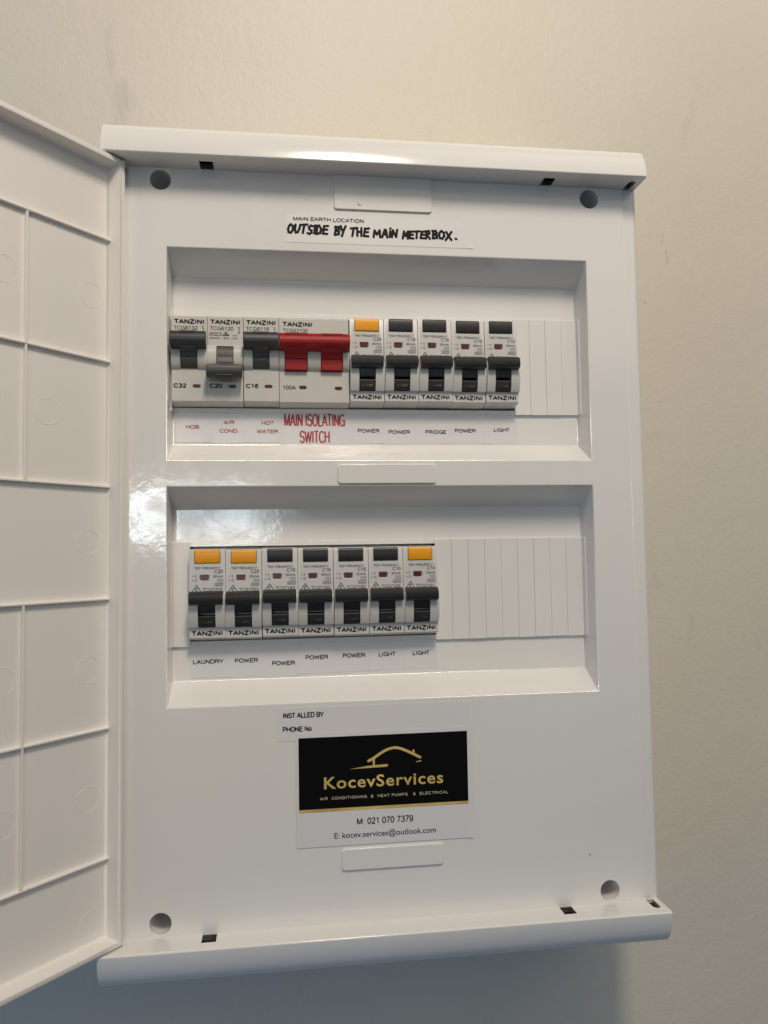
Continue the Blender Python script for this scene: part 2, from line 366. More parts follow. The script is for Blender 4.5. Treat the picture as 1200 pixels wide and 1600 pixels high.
for hx, hz in HOLES:
    def circ(r, y): return ring([(hx + r*math.cos(2*math.pi*i/N), y, hz + r*math.sin(2*math.pi*i/N)) for i in range(N)])
    c0 = circ(HR+0.35, 0); edges += loop_edges(c0); c1 = circ(HR+0.1, 0.1); bridge(c0, c1); c2 = circ(HR, 0.4); bridge(c1, c2)
    c3 = circ(HR-0.3, 24); bridge(c2, c3); bm.faces.new(c3)
bmesh.ops.triangle_fill(bm, edges=edges, use_beauty=True, normal=(0, -1, 0))
for r3, (s0, s1) in zip(bays, SLOT):          # back of each bay with the opening for the breakers
    q = ring(rect(SX0+0.6, SX1-0.6, s0, s1, BD)); bridge(r3, q)
    q2 = ring(rect(SX0+0.6, SX1-0.6, s0, s1, BD+2.2)); bridge(q, q2)
for sgn, xg, xe in ((1, FX1, XR), (-1, FX0, XL)):   # side strips beyond the groove
    prof = [(xg, 0), (xg+0.15*sgn, 0.9), (xg+0.5*sgn, 1.15), (xg+0.9*sgn, 1.0)]
    for i in range(8):
        a = math.radians(90*i/7); prof.append((xe-3.2*sgn+3.2*sgn*math.sin(a), 1.0+3.2*(1-math.cos(a))))
    prof.append((xe, 16))
    a = [bm.verts.new((x, y, -ZT-2)) for x, y in prof]; b = [bm.verts.new((x, y, ZT+2)) for x, y in prof]
    for i in range(len(prof)-1): bm.faces.new((a[i], a[i+1], b[i+1], b[i]))
me = to_mesh(bm, 'cover'); cover = link('cover', me, 'white', board, smooth=50)
def weighted(o):
    k = o.modifiers.new('normals', 'WEIGHTED_NORMAL'); k.keep_sharp = True; k.weight = 100
weighted(cover)

# frame strips round the breaker openings
ZONES = [(68.4, 122.1), (-53.9, 0.0)]
for (z0, z1), (s0, s1) in zip(ZONES, SLOT):
    bm = bmesh.new()
    yb, yf = BD-0.02, BD-0.8
    bx(bm, OX0+BB, OX1-BB, yf, yb, s1+0.01, z1); bx(bm, OX0+BB, OX1-BB, yf, yb, z0, s0-0.01)
    for x0, x1 in ((OX0-0.1, OX0+BB+0.25), (OX1-BB-0.25, OX1+0.1)):
        bx(bm, x0, x1, 11.5, yb, z0, z1)
    link('slot_frame', to_mesh(bm), 'white', board, bevel=0.15)

# caps
prof = [(-14.2, ZT), (-14.7, ZT+0.2), (-15.0, ZT+0.6), (-15.05, ZT+1.0), (-14.7, ZT+3.5), (-14.2, ZT+6), (-13.5, ZT+8.5), (-12.6, ZT+11), (-11.4, ZT+13.5), (-9.9, ZT+15.5), (-8.1, ZT+16.9), (-6.2, ZT+17.8), (-4, ZT+18.3), (12, ZT+19.0), (WY-0.3, ZT+19.3), (WY-0.3, ZT)]
bm = bmesh.new(); prism_x(bm, prof, XL+1.3, XR-1.6)
ends = [e for e in bm.edges if abs(e.verts[0].co.x - e.verts[1].co.x) < 1e-6 and not (e.verts[0].co.y > WY-1 and e.verts[1].co.y > WY-1) and not (abs(e.verts[0].co.z-ZT) < 0.01 and abs(e.verts[1].co.z-ZT) < 0.01)]
bmesh.ops.bevel(bm, geom=ends, offset=2.6, segments=5, profile=0.5, affect='EDGES', clamp_overlap=True)
capm = to_mesh(bm, 'cap')
cut = [box_mesh(XL+6, XR-3.2, -10.6, 55, ZT+0.5, ZT+13.5)]
for x0, x1 in ((-91.2, -84.3), (89.2, 95.8)): cut.append(box_mesh(x0, x1, -8.8, -0.05, ZT-2, ZT+2))
bm = bmesh.new(); bev = [(136.9, -7.4), (137.2, -8.6), (138.0, -9.4), (138.9, -9.8), (139.8, -9.4), (140.6, -8.6), (140.9, -7.4), (140.9, 0.6), (136.9, 0.6)]
va = [bm.verts.new((x, y, ZT-2)) for x, y in bev]; vb = [bm.verts.new((x, y, ZT+2)) for x, y in bev]
bm.faces.new(va); bm.faces.new(vb[::-1])
for i in range(len(bev)): bm.faces.new((va[i], va[(i+1) % len(bev)], vb[(i+1) % len(bev)], vb[i]))
cut.append(to_mesh(bm))
capm = boolean(capm, cut)
capb = capm.copy()
for v in capb.vertices: v.co.z = -v.co.z
capb.flip_normals()
for nm, cm_ in (('top_cap', capm), ('bottom_cap', capb)): weighted(link(nm, cm_, 'cap', board, smooth=40))

# raised rectangular panels on the cover
for (x0, x1, z0, z1) in ((-22.8, 29.3, 173.4, 192.5), (-22.5, 28.9, 28.9, 38.9), (-22.9, 29.0, -165.6, -155.1)):
    bm = bmesh.new(); prism_y(bm, rrect(x0, x1, z0, z1, 1.7), -1.1, 0.3)
    o = link('raised_panel', to_mesh(bm), 'white', board, bevel=0.45, seg=3)
    if z0 > 170:
        q = link('moulded_mark', strokes_mesh([[(-10.1, 177.0), (-10.1, 175.9), (-8.6, 175.7)]], 0.35, 'greyink'), None, o, smooth=None); q.location = (0, -1.13*S, 0)

# blanking strips that close the unused ways
def blank(x0, x1, z0, z1):
    g = 0.03
    bm = bmesh.new(); bx(bm, x0+g, x1-g, BD-1.6, BD-0.9, z0-0.1, z1+0.1); bx(bm, x0+0.6, x1-0.6, BD-0.95, BD+6, z0+5, z1-5)
    o = link('blanking_plate', to_mesh(bm), 'blank', board, bevel=0.2); o.location.y = random.uniform(-0.12, 0.12)*S; o.location.z = random.uniform(-0.12, 0.12)*S
for i in range(4): blank(77.4+9.22*i, 77.4+9.22*(i+1), *ZONES[0])
for i in range(9): blank(30.6+9.24*i, 30.6+9.24*(i+1), *ZONES[1])
blank(OX0+BB+0.1, -98.75, *ZONES[1])

# door, swung open on its left hinge: a shallow tray seen from inside
TH = math.radians(48.6)
T = Vector((-math.cos(TH), -math.sin(TH), 0)); NN = Vector((math.sin(TH), -math.cos(TH), 0))
DW, DH, RH = 272.0, 191.0, 9.0
door = bpy.data.objects.new('door', None); C.objects.link(door); door.parent = board; door.empty_display_size = 0.01
# door frame: local x = outward from the hinge, local y = into the plate (away from its inner side), local z = up
door.matrix_local = Matrix(((T.x, -NN.x, 0, -127.3*S), (T.y, -NN.y, 0, -6.5*S), (0, 0, 1, 0), (0, 0, 0, 1)))
bm = bmesh.new(); bx(bm, 0.0, DW, RH, RH+2.4, -DH, DH); link('door_plate', to_mesh(bm), 'door', door, bevel=0.8, seg=3)
bm = bmesh.new()                              # rim wall with drafted inner side and a small fillet at the plate
def rimring(ins, y): return [bm.verts.new(p) for p in ((ins, y, -DH+ins), (DW-ins, y, -DH+ins), (DW-ins, y, DH-ins), (ins, y, DH-ins))]
seq = [(0.25, RH+0.5), (0.0, 1.0), (0.25, 0.25), (0.7, 0.0), (2.2, 0.0), (2.7, 0.25), (2.9, 0.8), (3.3, RH-1.2), (3.7, RH-0.4), (4.6, RH-0.02), (4.6, RH+0.5)]
rr = [rimring(*s) for s in seq]
for a, b in zip(rr, rr[1:]):
    for i in range(4): bm.faces.new((a[i], a[(i+1) % 4], b[(i+1) % 4], b[i]))
link('door_rim', to_mesh(bm), 'door', door, smooth=50)
def rib(x0, x1, z0, z1):
    bm = bmesh.new(); bx(bm, x0, x1, RH-2.1, RH+0.3, z0, z1); link('rib', to_mesh(bm), 'door', door, bevel=0.35)
ZR = [150.8, 89.4, 27.3, -27.4, -89.4, -150.8]
for z in ZR: rib(3.0, DW-3.0, z-0.55, z+0.55)
for u in (47.6, 136, 224.4):
    for a, b in ((0, 1), (1, 2), (3, 4), (4, 5)): rib(u-0.5, u+0.5, ZR[b]+0.57, ZR[a]-0.57)
bmE = bmesh.new(); n = 40                     # round ejector mark: a fine raised ring
pr = [(5.9, 0.05), (6.05, -0.10), (6.25, -0.10), (6.4, 0.05)]
vs = [[bmE.verts.new((r*math.cos(2*math.pi*i/n), y, r*math.sin(2*math.pi*i/n))) for i in range(n)] for r, y in pr]
for a, b in zip(vs, vs[1:]):
    for i in range(n): bmE.faces.new((a[i], a[(i+1) % n], b[(i+1) % n], b[i]))
em = to_mesh(bmE, 'ejector_mark')
for u, z in ((57.2, 120.9), (13.3, 121), (35.9, 60.4), (14.2, 0), (13.9, -60.4), (56.5, -60.2), (13.5, -121), (56.0, -121), (12.0, -179)):
    o = link('ejector_mark', em, 'door', door); o.location = (u*S, RH*S, z*S)
# ------------------------------------------------------------------ breakers (local: x from left side, y = 0 at nose front, z = 0 at nose top)
def shell(front, depth_top=0.5):
    """close a front profile of (y, z) running from top to bottom with the hidden body behind the cover"""
    zb = front[-1][1]
    return front + [(9.2, zb-1.7), (14.5, zb-1.9), (14.5, -62.5), (52, -62.5), (52, 17.5), (14.5, 17.5), (14.5, 1.1), (9.2, 0.9)]
# --- miniature breaker
hump = [(0, -15.6), (-1.5, -16.3), (-2.5, -17.8), (-3.0, -20), (-3.1, -22), (-2.8, -24.5), (-2.0, -26.6), (-0.8, -27.9), (0, -28.2)]
frontM = [(0.5, 0), (0, -0.4)] + hump + [(0, -44.7), (0.3, -45.1)]
def slot_cut(x0, x1, zt, zb, d): return box_mesh(x0, x1, -8, d, zb, zt)
def pill_cut(cx, cz, w, h, d):
    bm = bmesh.new(); prism_y(bm, rrect(cx-w/2, cx+w/2, cz-h/2, cz+h/2, h*0.49, 4), -1, d); return to_mesh(bm)
def body_mesh(front, W, cuts):
    bm = bmesh.new(); prism_x(bm, shell(front), 0.1, W-0.1); return boolean(to_mesh(bm), cuts)
W1 = 18.46
mcb_body = body_mesh(frontM, W1, [slot_cut(4.8, 13.5, -15.9, -28.0, 5.5), pill_cut(12.8, -37.0, 4.1, 1.8, 0.7)])
iso_body = body_mesh(frontM, 2*W1, [slot_cut(2.9, 14.9, -15.9, -28.6, 5.5), slot_cut(21.8, 33.5, -15.9, -28.6, 5.5), pill_cut(12.3, -37.0, 3.9, 1.9, 0.7), pill_cut(31.1, -37.3, 3.9, 1.9, 0.7)])
def arc(cy, cz, r, a0, a1, n=10): return [(cy - r*math.cos(math.radians(a0+(a1-a0)*i/n)), cz + r*math.sin(math.radians(a0+(a1-a0)*i/n))) for i in range(n+1)]
def drum_mesh(x0, x1, zc, r, cy):
    bm = bmesh.new(); prism_x(bm, arc(cy, zc, r, 75, -75, 16), x0, x1); return to_mesh(bm)
LEV = [(3.0, -19.0), (-1.2, -13.6), (-6.0, -10.4), (-8.2, -10.3), (-9.5, -11.2), (-10.6, -13.2), (-10.8, -15.2), (-10.2, -16.4), (-7.5, -17.3), (-3.2, -18.6), (-2.6, -20.6), (0, -22)]
def lever_mesh(x0, x1, neck, off=False):
    """cross bar over the full width and necks (x ranges) down to the drum"""
    bm = bmesh.new()
    bar = LEV[2:10] + [(-3.4, -16.4)]
    prism_x(bm, bar, x0, x1)
    for a, b in neck: prism_x(bm, [(3.0, -19.0), (-1.2, -14.6), (-3.8, -13.0), (-8.8, -16.2), (-3.6, -19.6), (-2.9, -22.5), (2, -23)], a, b)
    if off:
        for v in bm.verts: v.co.z = -44.6 - v.co.z
    return to_mesh(bm)
def ridge_mesh(ranges, off=False):
    bm = bmesh.new()
    for a, b in ranges:
        for (y, z) in ((-7.2, -10.20), (-8.75, -10.55), (-9.75, -11.45)):
            bx(bm, a, b, y-0.28, y+0.28, z-0.22, z+0.26)
    if off:
        for v in bm.verts: v.co.z = -44.6 - v.co.z
    return to_mesh(bm)
def symbol_strokes(kind):
    if kind == 'squiggle': return [[(15.6, -5.5), (16.5, -5.7), (15.9, -6.5), (16.7, -6.9)], [(16.4, -6.9), (16.2, -8.3)], [(15.9, -8.2), (16.6, -8.6), (15.7, -9.3)]]
    if kind == 'boxes': return [[(1.0, -8.7), (7.2, -8.7), (7.2, -10.3), (1.0, -10.3), (1.0, -8.7)], [(5.4, -8.7), (5.4, -10.3)]]
    if kind == 'tri': return [[(7.9, -10.3), (9.5, -8.3), (11.1, -10.3), (7.9, -10.3)], [(9.0, -9.9), (9.5, -9.3), (10.0, -9.9)]]
def pane(name, cx, cz, w, h, d, m, parent):
    bm = bmesh.new(); prism_y(bm, rrect(cx-w/2, cx+w/2, cz-h/2, cz+h/2, h*0.49, 4), d-0.3, d); return link(name, to_mesh(bm), m, parent)
mcb_drum = drum_mesh(4.95, 13.35, -21.8, 8.6, 6.2)
mcb_lever = {False: lever_mesh(0.2, W1-0.2, [(4.95, 13.35)]), True: lever_mesh(0.2, W1-0.2, [(4.95, 13.35)], True)}
mcb_ridge = {False: ridge_mesh([(5.2, 13.2)]), True: ridge_mesh([(5.2, 13.2)], True)}
YN = 8.6
def jog(t):
    t.location += Vector((0, random.uniform(-0.12, 0.12), random.uniform(-0.18, 0.18)))*S; t.rotation_euler = (random.uniform(-.006, .006), random.uniform(-.004, .004), random.uniform(-.006, .006)); return t
def mcb(x, ztop, model, rating, off, label):
    t = empty('circuit_breaker', (x, YN+0.5, ztop), label, 'circuit breaker', 'slate lever breakers in the upper row')
    jog(t); link('body', mcb_body, 'body', t, smooth=35, bevel=0.14)
    d = link('drum', mcb_drum, 'drum', t)
    l = link('lever', mcb_lever[off], 'drum' if off else 'slate', t, smooth=35, bevel=0.35)  # lowered lever takes the lighter grey: light on its upturned top, put into colour
    link('grip_ridge', mcb_ridge[off], 'drum' if off else 'slate', l, bevel=0.1)
    pane('indicator_flag', 12.8, -37.0, 4.0, 1.7, 0.5, 'green' if off else 'maroon', t)
    put_text('brand_lettering', 'TANZINI', 1.6, 16.9, -4.4, 2.6, -0.05, t, wt=0.25)
    put_text('model_lettering', model, 1.3, 13.4, -7.5, 2.05, -0.05, t, m='greyink')
    for k, w in (('squiggle', 0.28), ('boxes', 0.2), ('tri', 0.42)):
        q = link('printed_symbol', strokes_mesh(symbol_strokes(k), w, 'greyink'), None, t, smooth=None); q.location = (0, -0.04*S, 0)
    put_text('printed_symbol', '6000  3', 1.4, 6.9, -10.0, 1.0, -0.05, t, m='greyink')
    put_text('data_lettering', '230/400V~  50Hz', 1.0, 11.2, -12.2, 1.0, -0.05, t, m='greyink')
    put_text('data_lettering', 'Type', 12.3, 15.4, -12.1, 1.0, -0.05, t, m='greyink')
    put_text('data_lettering', '110h', 12.4, 15.2, -10.6, 0.9, -0.05, t, m='greyink')
    put_text('rating_lettering', rating, 1.15, 7.5, -38.0, 2.4, -0.05, t, wt=0.24)
    if off: put_text('toggle_lettering', 'O OFF', 5.9, 12.9, -20.6, 1.7, -2.48, d, m='embossed')
    else: put_text('toggle_lettering', 'I  ON', 6.7, 12.0, -23.4, 2.0, -2.44, d, m='embossed')
    return t
X1 = -107.4; ZM = 117.9
mcb(X1, ZM, 'TCG6132', 'C32', False, 'grey single breaker marked C32 with slate lever up, above the HOB label')
mcb(X1+W1, ZM, 'TCG6120', 'C20', True, 'grey single breaker marked C20 with its lever down and green flag, switched off')
mcb(X1+2*W1, ZM, 'TCG6116', 'C16', False, 'grey single breaker marked C16 with slate lever up, left of the red main switch')
# --- main isolating switch
t = empty('main_switch', (X1+3*W1, YN+0.5, ZM-0.2), 'double width grey main isolating switch with red lever bar, marked 100A', 'switch')
link('body', iso_body, 'body', t, smooth=35, bevel=0.14)
for a, b in ((3.05, 14.75), (21.95, 33.35)):
    bm = bmesh.new(); prism_x(bm, arc(6.2, -22, 8.6, 75, -75, 16), a, b)
    d = link('drum', to_mesh(bm), 'red', t)
    bm = bmesh.new(); bx(bm, a+0.03, b-0.03, -2.75, 2, -28.2, -22.4); link('drum_step', to_mesh(bm), 'red', d, bevel=0.4)
l = link('lever_bar', lever_mesh(0.15, 2*W1-0.15, [(3.05, 14.75), (21.95, 33.35)]), 'red', t, smooth=35, bevel=0.35)
link('grip_ridge', ridge_mesh([(3.2, 14.6), (22.0, 33.2)]), 'red', l, bevel=0.1)
bm = bmesh.new(); bx(bm, W1-0.12, W1+0.12, -0.03, 0.3, -15.2, -0.5); bx(bm, W1-0.12, W1+0.12, -0.03, 0.3, -44.4, -28.6)
link('pole_joint', to_mesh(bm), 'body', t)
for cx, cz in ((12.3, -37.0), (31.1, -37.3)): pane('indicator_flag', cx, cz, 3.8, 1.8, 0.5, 'maroon', t)
put_text('brand_lettering', 'TANZINI', 2.0, 17.6, -4.6, 2.6, -0.05, t, wt=0.25)
put_text('model_lettering', 'TCG22100', 2.2, 15.1, -7.6, 2.0, -0.05, t, m='greyink')
put_text('rating_lettering', '100A', 1.8, 8.5, -38.2, 2.2, -0.05, t, wt=0.17)
q = link('printed_symbol', strokes_mesh([[(26.9, -8.0), (27.5, -8.2), (27.1, -9.2)], [(29.0, -9.1), (29.5, -8.2), (30.2, -8.6), (29.2, -8.9)]], 0.25, 'greyink'), None, t, smooth=None); q.location = (0, -0.04*S, 0)

# --- residual current breakers
W2 = 18.43
humpR = [(0, -21.5), (-1.6, -22.0), (-2.9, -23.2), (-3.7, -25.2), (-4.0, -28), (-3.9, -31.5), (-3.3, -35), (-2.3, -38.0), (-1.7, -39.2), (0, -39.45)]
frontR = [(0.9, 0.15), (0.25, 0.0), (0, -0.5)] + humpR + [(0, -44.5), (0.3, -44.9)]
bm = bmesh.new()
a = [bm.verts.new((x, -1, z)) for x, z in rrect(4.9, 10.6, -16.1, -12.1, 0.8, 3)]
b = [bm.verts.new((x, 1.0, z)) for x, z in rrect(5.65, 9.85, -15.35, -13.0, 0.5, 3)]
bm.faces.new(a); bm.faces.new(b[::-1])
for i in range(len(a)): bm.faces.new((a[i], a[(i+1) % len(a)], b[(i+1) % len(a)], b[i]))
indc = to_mesh(bm)
r_body = body_mesh(frontR, W2, [slot_cut(4.75, 13.45, -21.7, -39.3, 6.5), box_mesh(2.7, 15.8, -2, 1.4, -6.95, 3), indc])
bm = bmesh.new(); prism_x(bm, [(1.35, 0.2), (0.2, 0.2), (-0.35, -0.25), (-0.5, -0.9), (-0.5, -6.2), (-0.3, -6.6), (1.35, -6.6)], 2.95, 15.55); r_button = to_mesh(bm)
# T emboss on the button
bm = bmesh.new(); bx(bm, 8.5, 10.3, -0.60, -0.4, -2.9, -2.6); bx(bm, 9.28, 9.52, -0.60, -0.4, -4.6, -2.9); r_t = to_mesh(bm)
bm = bmesh.new()
prism_x(bm, [(4.0, -22.6), (-0.6, -21.9), (-1.2, -20.9), (-4.6, -20.8), (-7.4, -21.9), (-8.1, -22.7), (-8.3, -25.6), (-7.6, -27.0), (-6.2, -27.6), (-3.6, -27.9), (4.0, -27)], 0.55, 17.35)
r_lever = to_mesh(bm)
bm = bmesh.new(); prism_x(bm, [(5, -24), (-3.9, -26), (-3.7, -30.5), (-3.2, -32.0), (5, -32.6)], 4.95, 13.25); r_neck = to_mesh(bm)
bm = bmesh.new(); prism_x(bm, [(5, -33.1), (-2.7, -33.2), (-3.1, -33.7), (-2.7, -36.5), (-1.9, -39.0), (5, -39.2)], 4.95, 13.25); r_drum = to_mesh(bm)
r_sym = strokes_mesh([[(14.3, -14.9), (17.1, -14.9), (17.1, -16.4), (14.3, -16.4), (14.3, -14.9)], [(14.9, -15.8), (15.5, -15.3), (15.9, -15.9), (16.6, -15.3)],
                      [(13.0, -17.0), (17.1, -17.0), (17.1, -18.4), (13.0, -18.4), (13.0, -17.0)]], 0.18, 'greyink')
r_tri = strokes_mesh([[(1.5, -21.2), (3.8, -17.9), (6.1, -21.2), (1.5, -21.2)], [(4.5, -19.6), (3.9, -19.35), (3.3, -19.7), (3.2, -20.3), (3.6, -20.7), (4.2, -20.6)]], 0.34, 'ink')
r_dot = strokes_mesh([[(1.7, -13.2), (2.1, -13.2)], [(1.6, -15.4), (2.0, -15.4)], [(3.4, -12.7), (3.4, -13.7)]], 0.34, 'greyink')
r_dot2 = strokes_mesh([[(3.0, -15.4), (3.2, -14.95), (3.7, -14.85), (4.1, -15.2), (4.05, -15.7), (3.6, -15.95), (3.15, -15.8), (3.0, -15.4)]], 0.2, 'greyink')
def rcbo(x, ztop, rating, ma, model, amber, label):
    t = empty('safety_breaker', (x, YN, ztop), label, 'circuit breaker', 'safety breakers with test buttons')
    link('body', r_body, 'rbody', t, smooth=35, bevel=0.14)
    bt = link('test_button', r_button_a if amber else r_button_k, None, t, bevel=0.2)
    q = link('button_mark', r_t_a if amber else r_t_k, None, bt)
    lv = link('lever', r_lever, 'black', t, smooth=35, bevel=0.3)
    link('lever_neck', r_neck, 'black', lv, bevel=0.25)
    d = link('drum', r_drum, 'black', t, bevel=0.2)
    link('indicator_flag', flag_m, 'maroon', t)
    put_text('warning_lettering', 'TEST FREQUENTLY', 2.9, 15.9, -9.75, 1.15, -0.05, t, m='greyink', bold=0.0)
    jog(t)
    put_text('rating_lettering', rating, 12.8, 17.1, -11.9, 1.85, -0.05, t, m='greyink')
    put_text('rating_lettering', ma, 12.0, 17.1, -14.15, 1.35, -0.05, t, m='greyink')
    put_text('printed_symbol', '6000', 13.4, 16.7, -18.15, 0.85, -0.05, t, m='greyink')
    for me_ in (r_sym, r_tri, r_dot, r_dot2):
        q = link('printed_symbol', me_, None, t, smooth=None); q.location = (0, -0.04*S, 0)
    put_text('model_lettering', model, 6.8, 16.7, -21.1, 1.75, -0.05, t, m='greyink')
    put_text('brand_lettering', 'TANZINI', 1.4, 16.9, -43.6, 2.55, -0.05, t, wt=0.25)
    o = put_text('toggle_lettering', 'I  ON', 6.6, 11.8, -37.2, 2.0, -2.95, d, m='faint'); o.rotation_euler.x = -0.15
    return t
def mcopy(me, m):
    c = me.copy(); c.materials.clear(); c.materials.append(M[m]); return c
r_button_a, r_button_k = mcopy(r_button, 'amber'), mcopy(r_button, 'button')
r_t_a, r_t_k = mcopy(r_t, 'amber'), mcopy(r_t, 'button')
bm = bmesh.new(); prism_y(bm, rrect(5.75, 9.75, -15.25, -13.1, 0.45, 3), 0.5, 0.9); flag_m = to_mesh(bm)
XA = -14.75; ZR1 = 118.3
for i, (rt, mod, am, lab) in enumerate((
        ('C20', 'TCG7203', True, 'safety breaker with amber test button in the upper row, right of the red switch'),
        ('C16', 'TCG7163', False, 'black-buttoned C16 safety breaker in the upper row, next to the amber-buttoned one'),
        ('C16', 'TCG7163', False, 'black-buttoned C16 safety breaker above the FRIDGE label'),
        ('C10', 'TCG7103', False, 'black-buttoned C10 safety breaker in the upper row, second from the blank plates'),
        ('C10', 'TCG7103', False, 'black-buttoned C10 safety breaker in the upper row, beside the blank plates'))):
    rcbo(XA+W2*i, ZR1, rt, '30mA', mod, am, lab)
XB = -98.6; ZR2 = -4.3
for i, (rt, ma, mod, am, lab) in enumerate((
        ('C20', '30mA', 'TCG7203', True, 'amber-buttoned C20 safety breaker above the LAUNDRY label'),
        ('C20', '30mA', 'TCG7203', True, 'amber-buttoned C20 safety breaker, second from the left in the lower row'),
        ('C16', '30mA', 'TCG7163', False, 'leftmost black-buttoned C16 safety breaker of the lower row'),
        ('C16', '30mA', 'TCG7163', False, 'middle one of three black-buttoned C16 safety breakers in the lower row'),
        ('C16', '30mA', 'TCG7163', False, 'rightmost black-buttoned C16 safety breaker of the lower row'),
        ('C10', '30mA', 'TCG7103', False, 'black-buttoned C10 safety breaker in the lower row'),
        ('C10', '10mA', 'TCG7101', True, 'amber-buttoned C10 10mA safety breaker at the right end of the lower row'))):
    rcbo(XB+W2*i, ZR2, rt, ma, mod, am, lab)

# ------------------------------------------------------------------ paper labels
def sticker(x0, x1, z0, z1, y, lines, label, rot=0.0, m='paper', ink='ink', group=None, th=0.14, name='label_sticker', cat='label', bold=0.0, wt=0.19):
    """lines: (text, x0, x1, baseline z, cap height)"""
    cx, cz = (x0+x1)/2, (z0+z1)/2
    curl = [(random.choice((-1, 1))*(x1-x0)/2, -(z1-z0)/2, random.uniform(0.05, 0.35)), ((x1-x0)/2, (z1-z0)/2, random.uniform(0.0, 0.25))]
    t = empty(name, (cx, y, cz), label, cat, group); t.rotation_euler = (0, -rot, 0)
    bm = bmesh.new()                          # slightly uneven paper
    nx, nz = max(6, int((x1-x0)/2)), max(6, int((z1-z0)/2)); g = []
    for j in range(nz+1):
        row = []
        for i in range(nx+1):
            x = -(x1-x0)/2 + (x1-x0)*i/nx; z = -(z1-z0)/2 + (z1-z0)*j/nz
            row.append(bm.verts.new((x, -th - sum(c*max(0, 1-math.hypot(x-qx, z-qz)/5.5)**2 for qx, qz, c in curl), z)))
        g.append(row)
    for j in range(nz):
        for i in range(nx): bm.faces.new((g[j][i], g[j][i+1], g[j+1][i+1], g[j+1][i]))
    be = [e for e in bm.edges if e.is_boundary]
    r = bmesh.ops.extrude_edge_only(bm, edges=be)
    for v in r['geom']:
        if isinstance(v, bmesh.types.BMVert): v.co.y += th - 0.02
    link('paper', to_mesh(bm), m, t, smooth=60)
    for (s, a, b, zb, h) in lines:
        put_text('lettering', s, a-cx, b-cx, zb-cz, h, -th-0.06, t, m=ink, bold=bold, wt=wt)
    return t
def mid(s, c, w, zc, h): return (s, c-w/2, c+w/2, zc-h/2, h)
YL = BD
G1 = 'circuit labels under the upper breakers'; G2 = 'circuit labels under the lower breakers'
sticker(-106.9, -88.3, 52.6, 68.2, YL, [mid('HOB', -97.6, 6.9, 60.8, 2.1)], 'white sticker reading HOB in red', ink='redink', group=G1)
sticker(-88.2, -70.4, 52.4, 68.2, YL, [mid('AIR', -78.6, 5.5, 63.3, 2.1), mid('COND.', -78.5, 10.2, 58.8, 2.1)], 'white sticker reading AIR COND. in red', ink='redink', group=G1)
sticker(-70.3, -51.7, 52.8, 68.2, YL, [mid('HOT', -58.4, 6.5, 63.1, 2.1), mid('WATER', -58.5, 11.2, 58.6, 2.1)], 'white sticker reading HOT WATER in red', ink='redink', group=G1)
sticker(-51.6, -13.9, 51.5, 68.3, YL-0.05, [mid('MAIN ISOLATING', -33.4, 32.4, 64.8, 7.0), mid('SWITCH', -33.4, 15.9, 55.7, 6.9)], 'wide white sticker reading MAIN ISOLATING SWITCH in tall red letters', ink='redink', group=G1, wt=0.115)
for i, (s, c, w, z, x0, x1, zb, lab) in enumerate((
        ('POWER', -4.3, 11.8, 59.2, -13.7, 3.9, 52.3, 'white POWER sticker right of the tall red lettering'),
        ('POWER', 12.5, 11.8, 58.6, 4.0, 22.2, 51.9, 'white POWER sticker just left of the FRIDGE sticker'),
        ('FRIDGE', 32.8, 11.6, 58.7, 22.3, 41.0, 52.2, 'white sticker reading FRIDGE'),
        ('POWER', 49.3, 11.8, 59.5, 41.1, 59.3, 52.4, 'white POWER sticker just right of the FRIDGE sticker'),
        ('LIGHT', 69.9, 9.0, 60.0, 59.4, 78.6, 52.3, 'white LIGHT sticker at the right end of the upper row of labels'))):
    sticker(x0, x1, zb, 68.2, YL, [mid(s, c, w, z, 2.15)], lab, group=G1)
for i, (s, c, w, z, x0, x1, zb, lab) in enumerate((
        ('LAUNDRY', -89.9, 15.4, -62.0, -98.9, -80.9, -70.3, 'white sticker reading LAUNDRY'),
        ('POWER', -70.3, 11.9, -62.0, -80.8, -62.5, -70.3, 'white POWER sticker beside the LAUNDRY sticker'),
        ('POWER', -51.1, 11.9, -64.0, -62.4, -43.0, -71.2, 'white POWER sticker set lower than the other labels of the lower row'),
        ('POWER', -33.6, 11.9, -61.5, -42.9, -24.2, -69.9, 'third from right of the POWER and LIGHT stickers before the last POWER one'),
        ('POWER', -13.9, 11.9, -61.2, -24.1, -5.6, -69.7, 'white POWER sticker just left of the two LIGHT stickers'),
        ('LIGHT', 3.9, 9.0, -61.1, -5.5, 13.0, -69.5, 'left one of the two LIGHT stickers in the lower row'),
        ('LIGHT', 22.3, 9.0, -61.0, 13.1, 31.0, -69.3, 'right one of the two LIGHT stickers in the lower row'))):
    if i == 3: lab = 'fourth white sticker from the left in the lower row, reading POWER'
    sticker(x0, x1, zb, -54.2, YL, [mid(s, c, w, z, 2.3)], lab, group=G2)

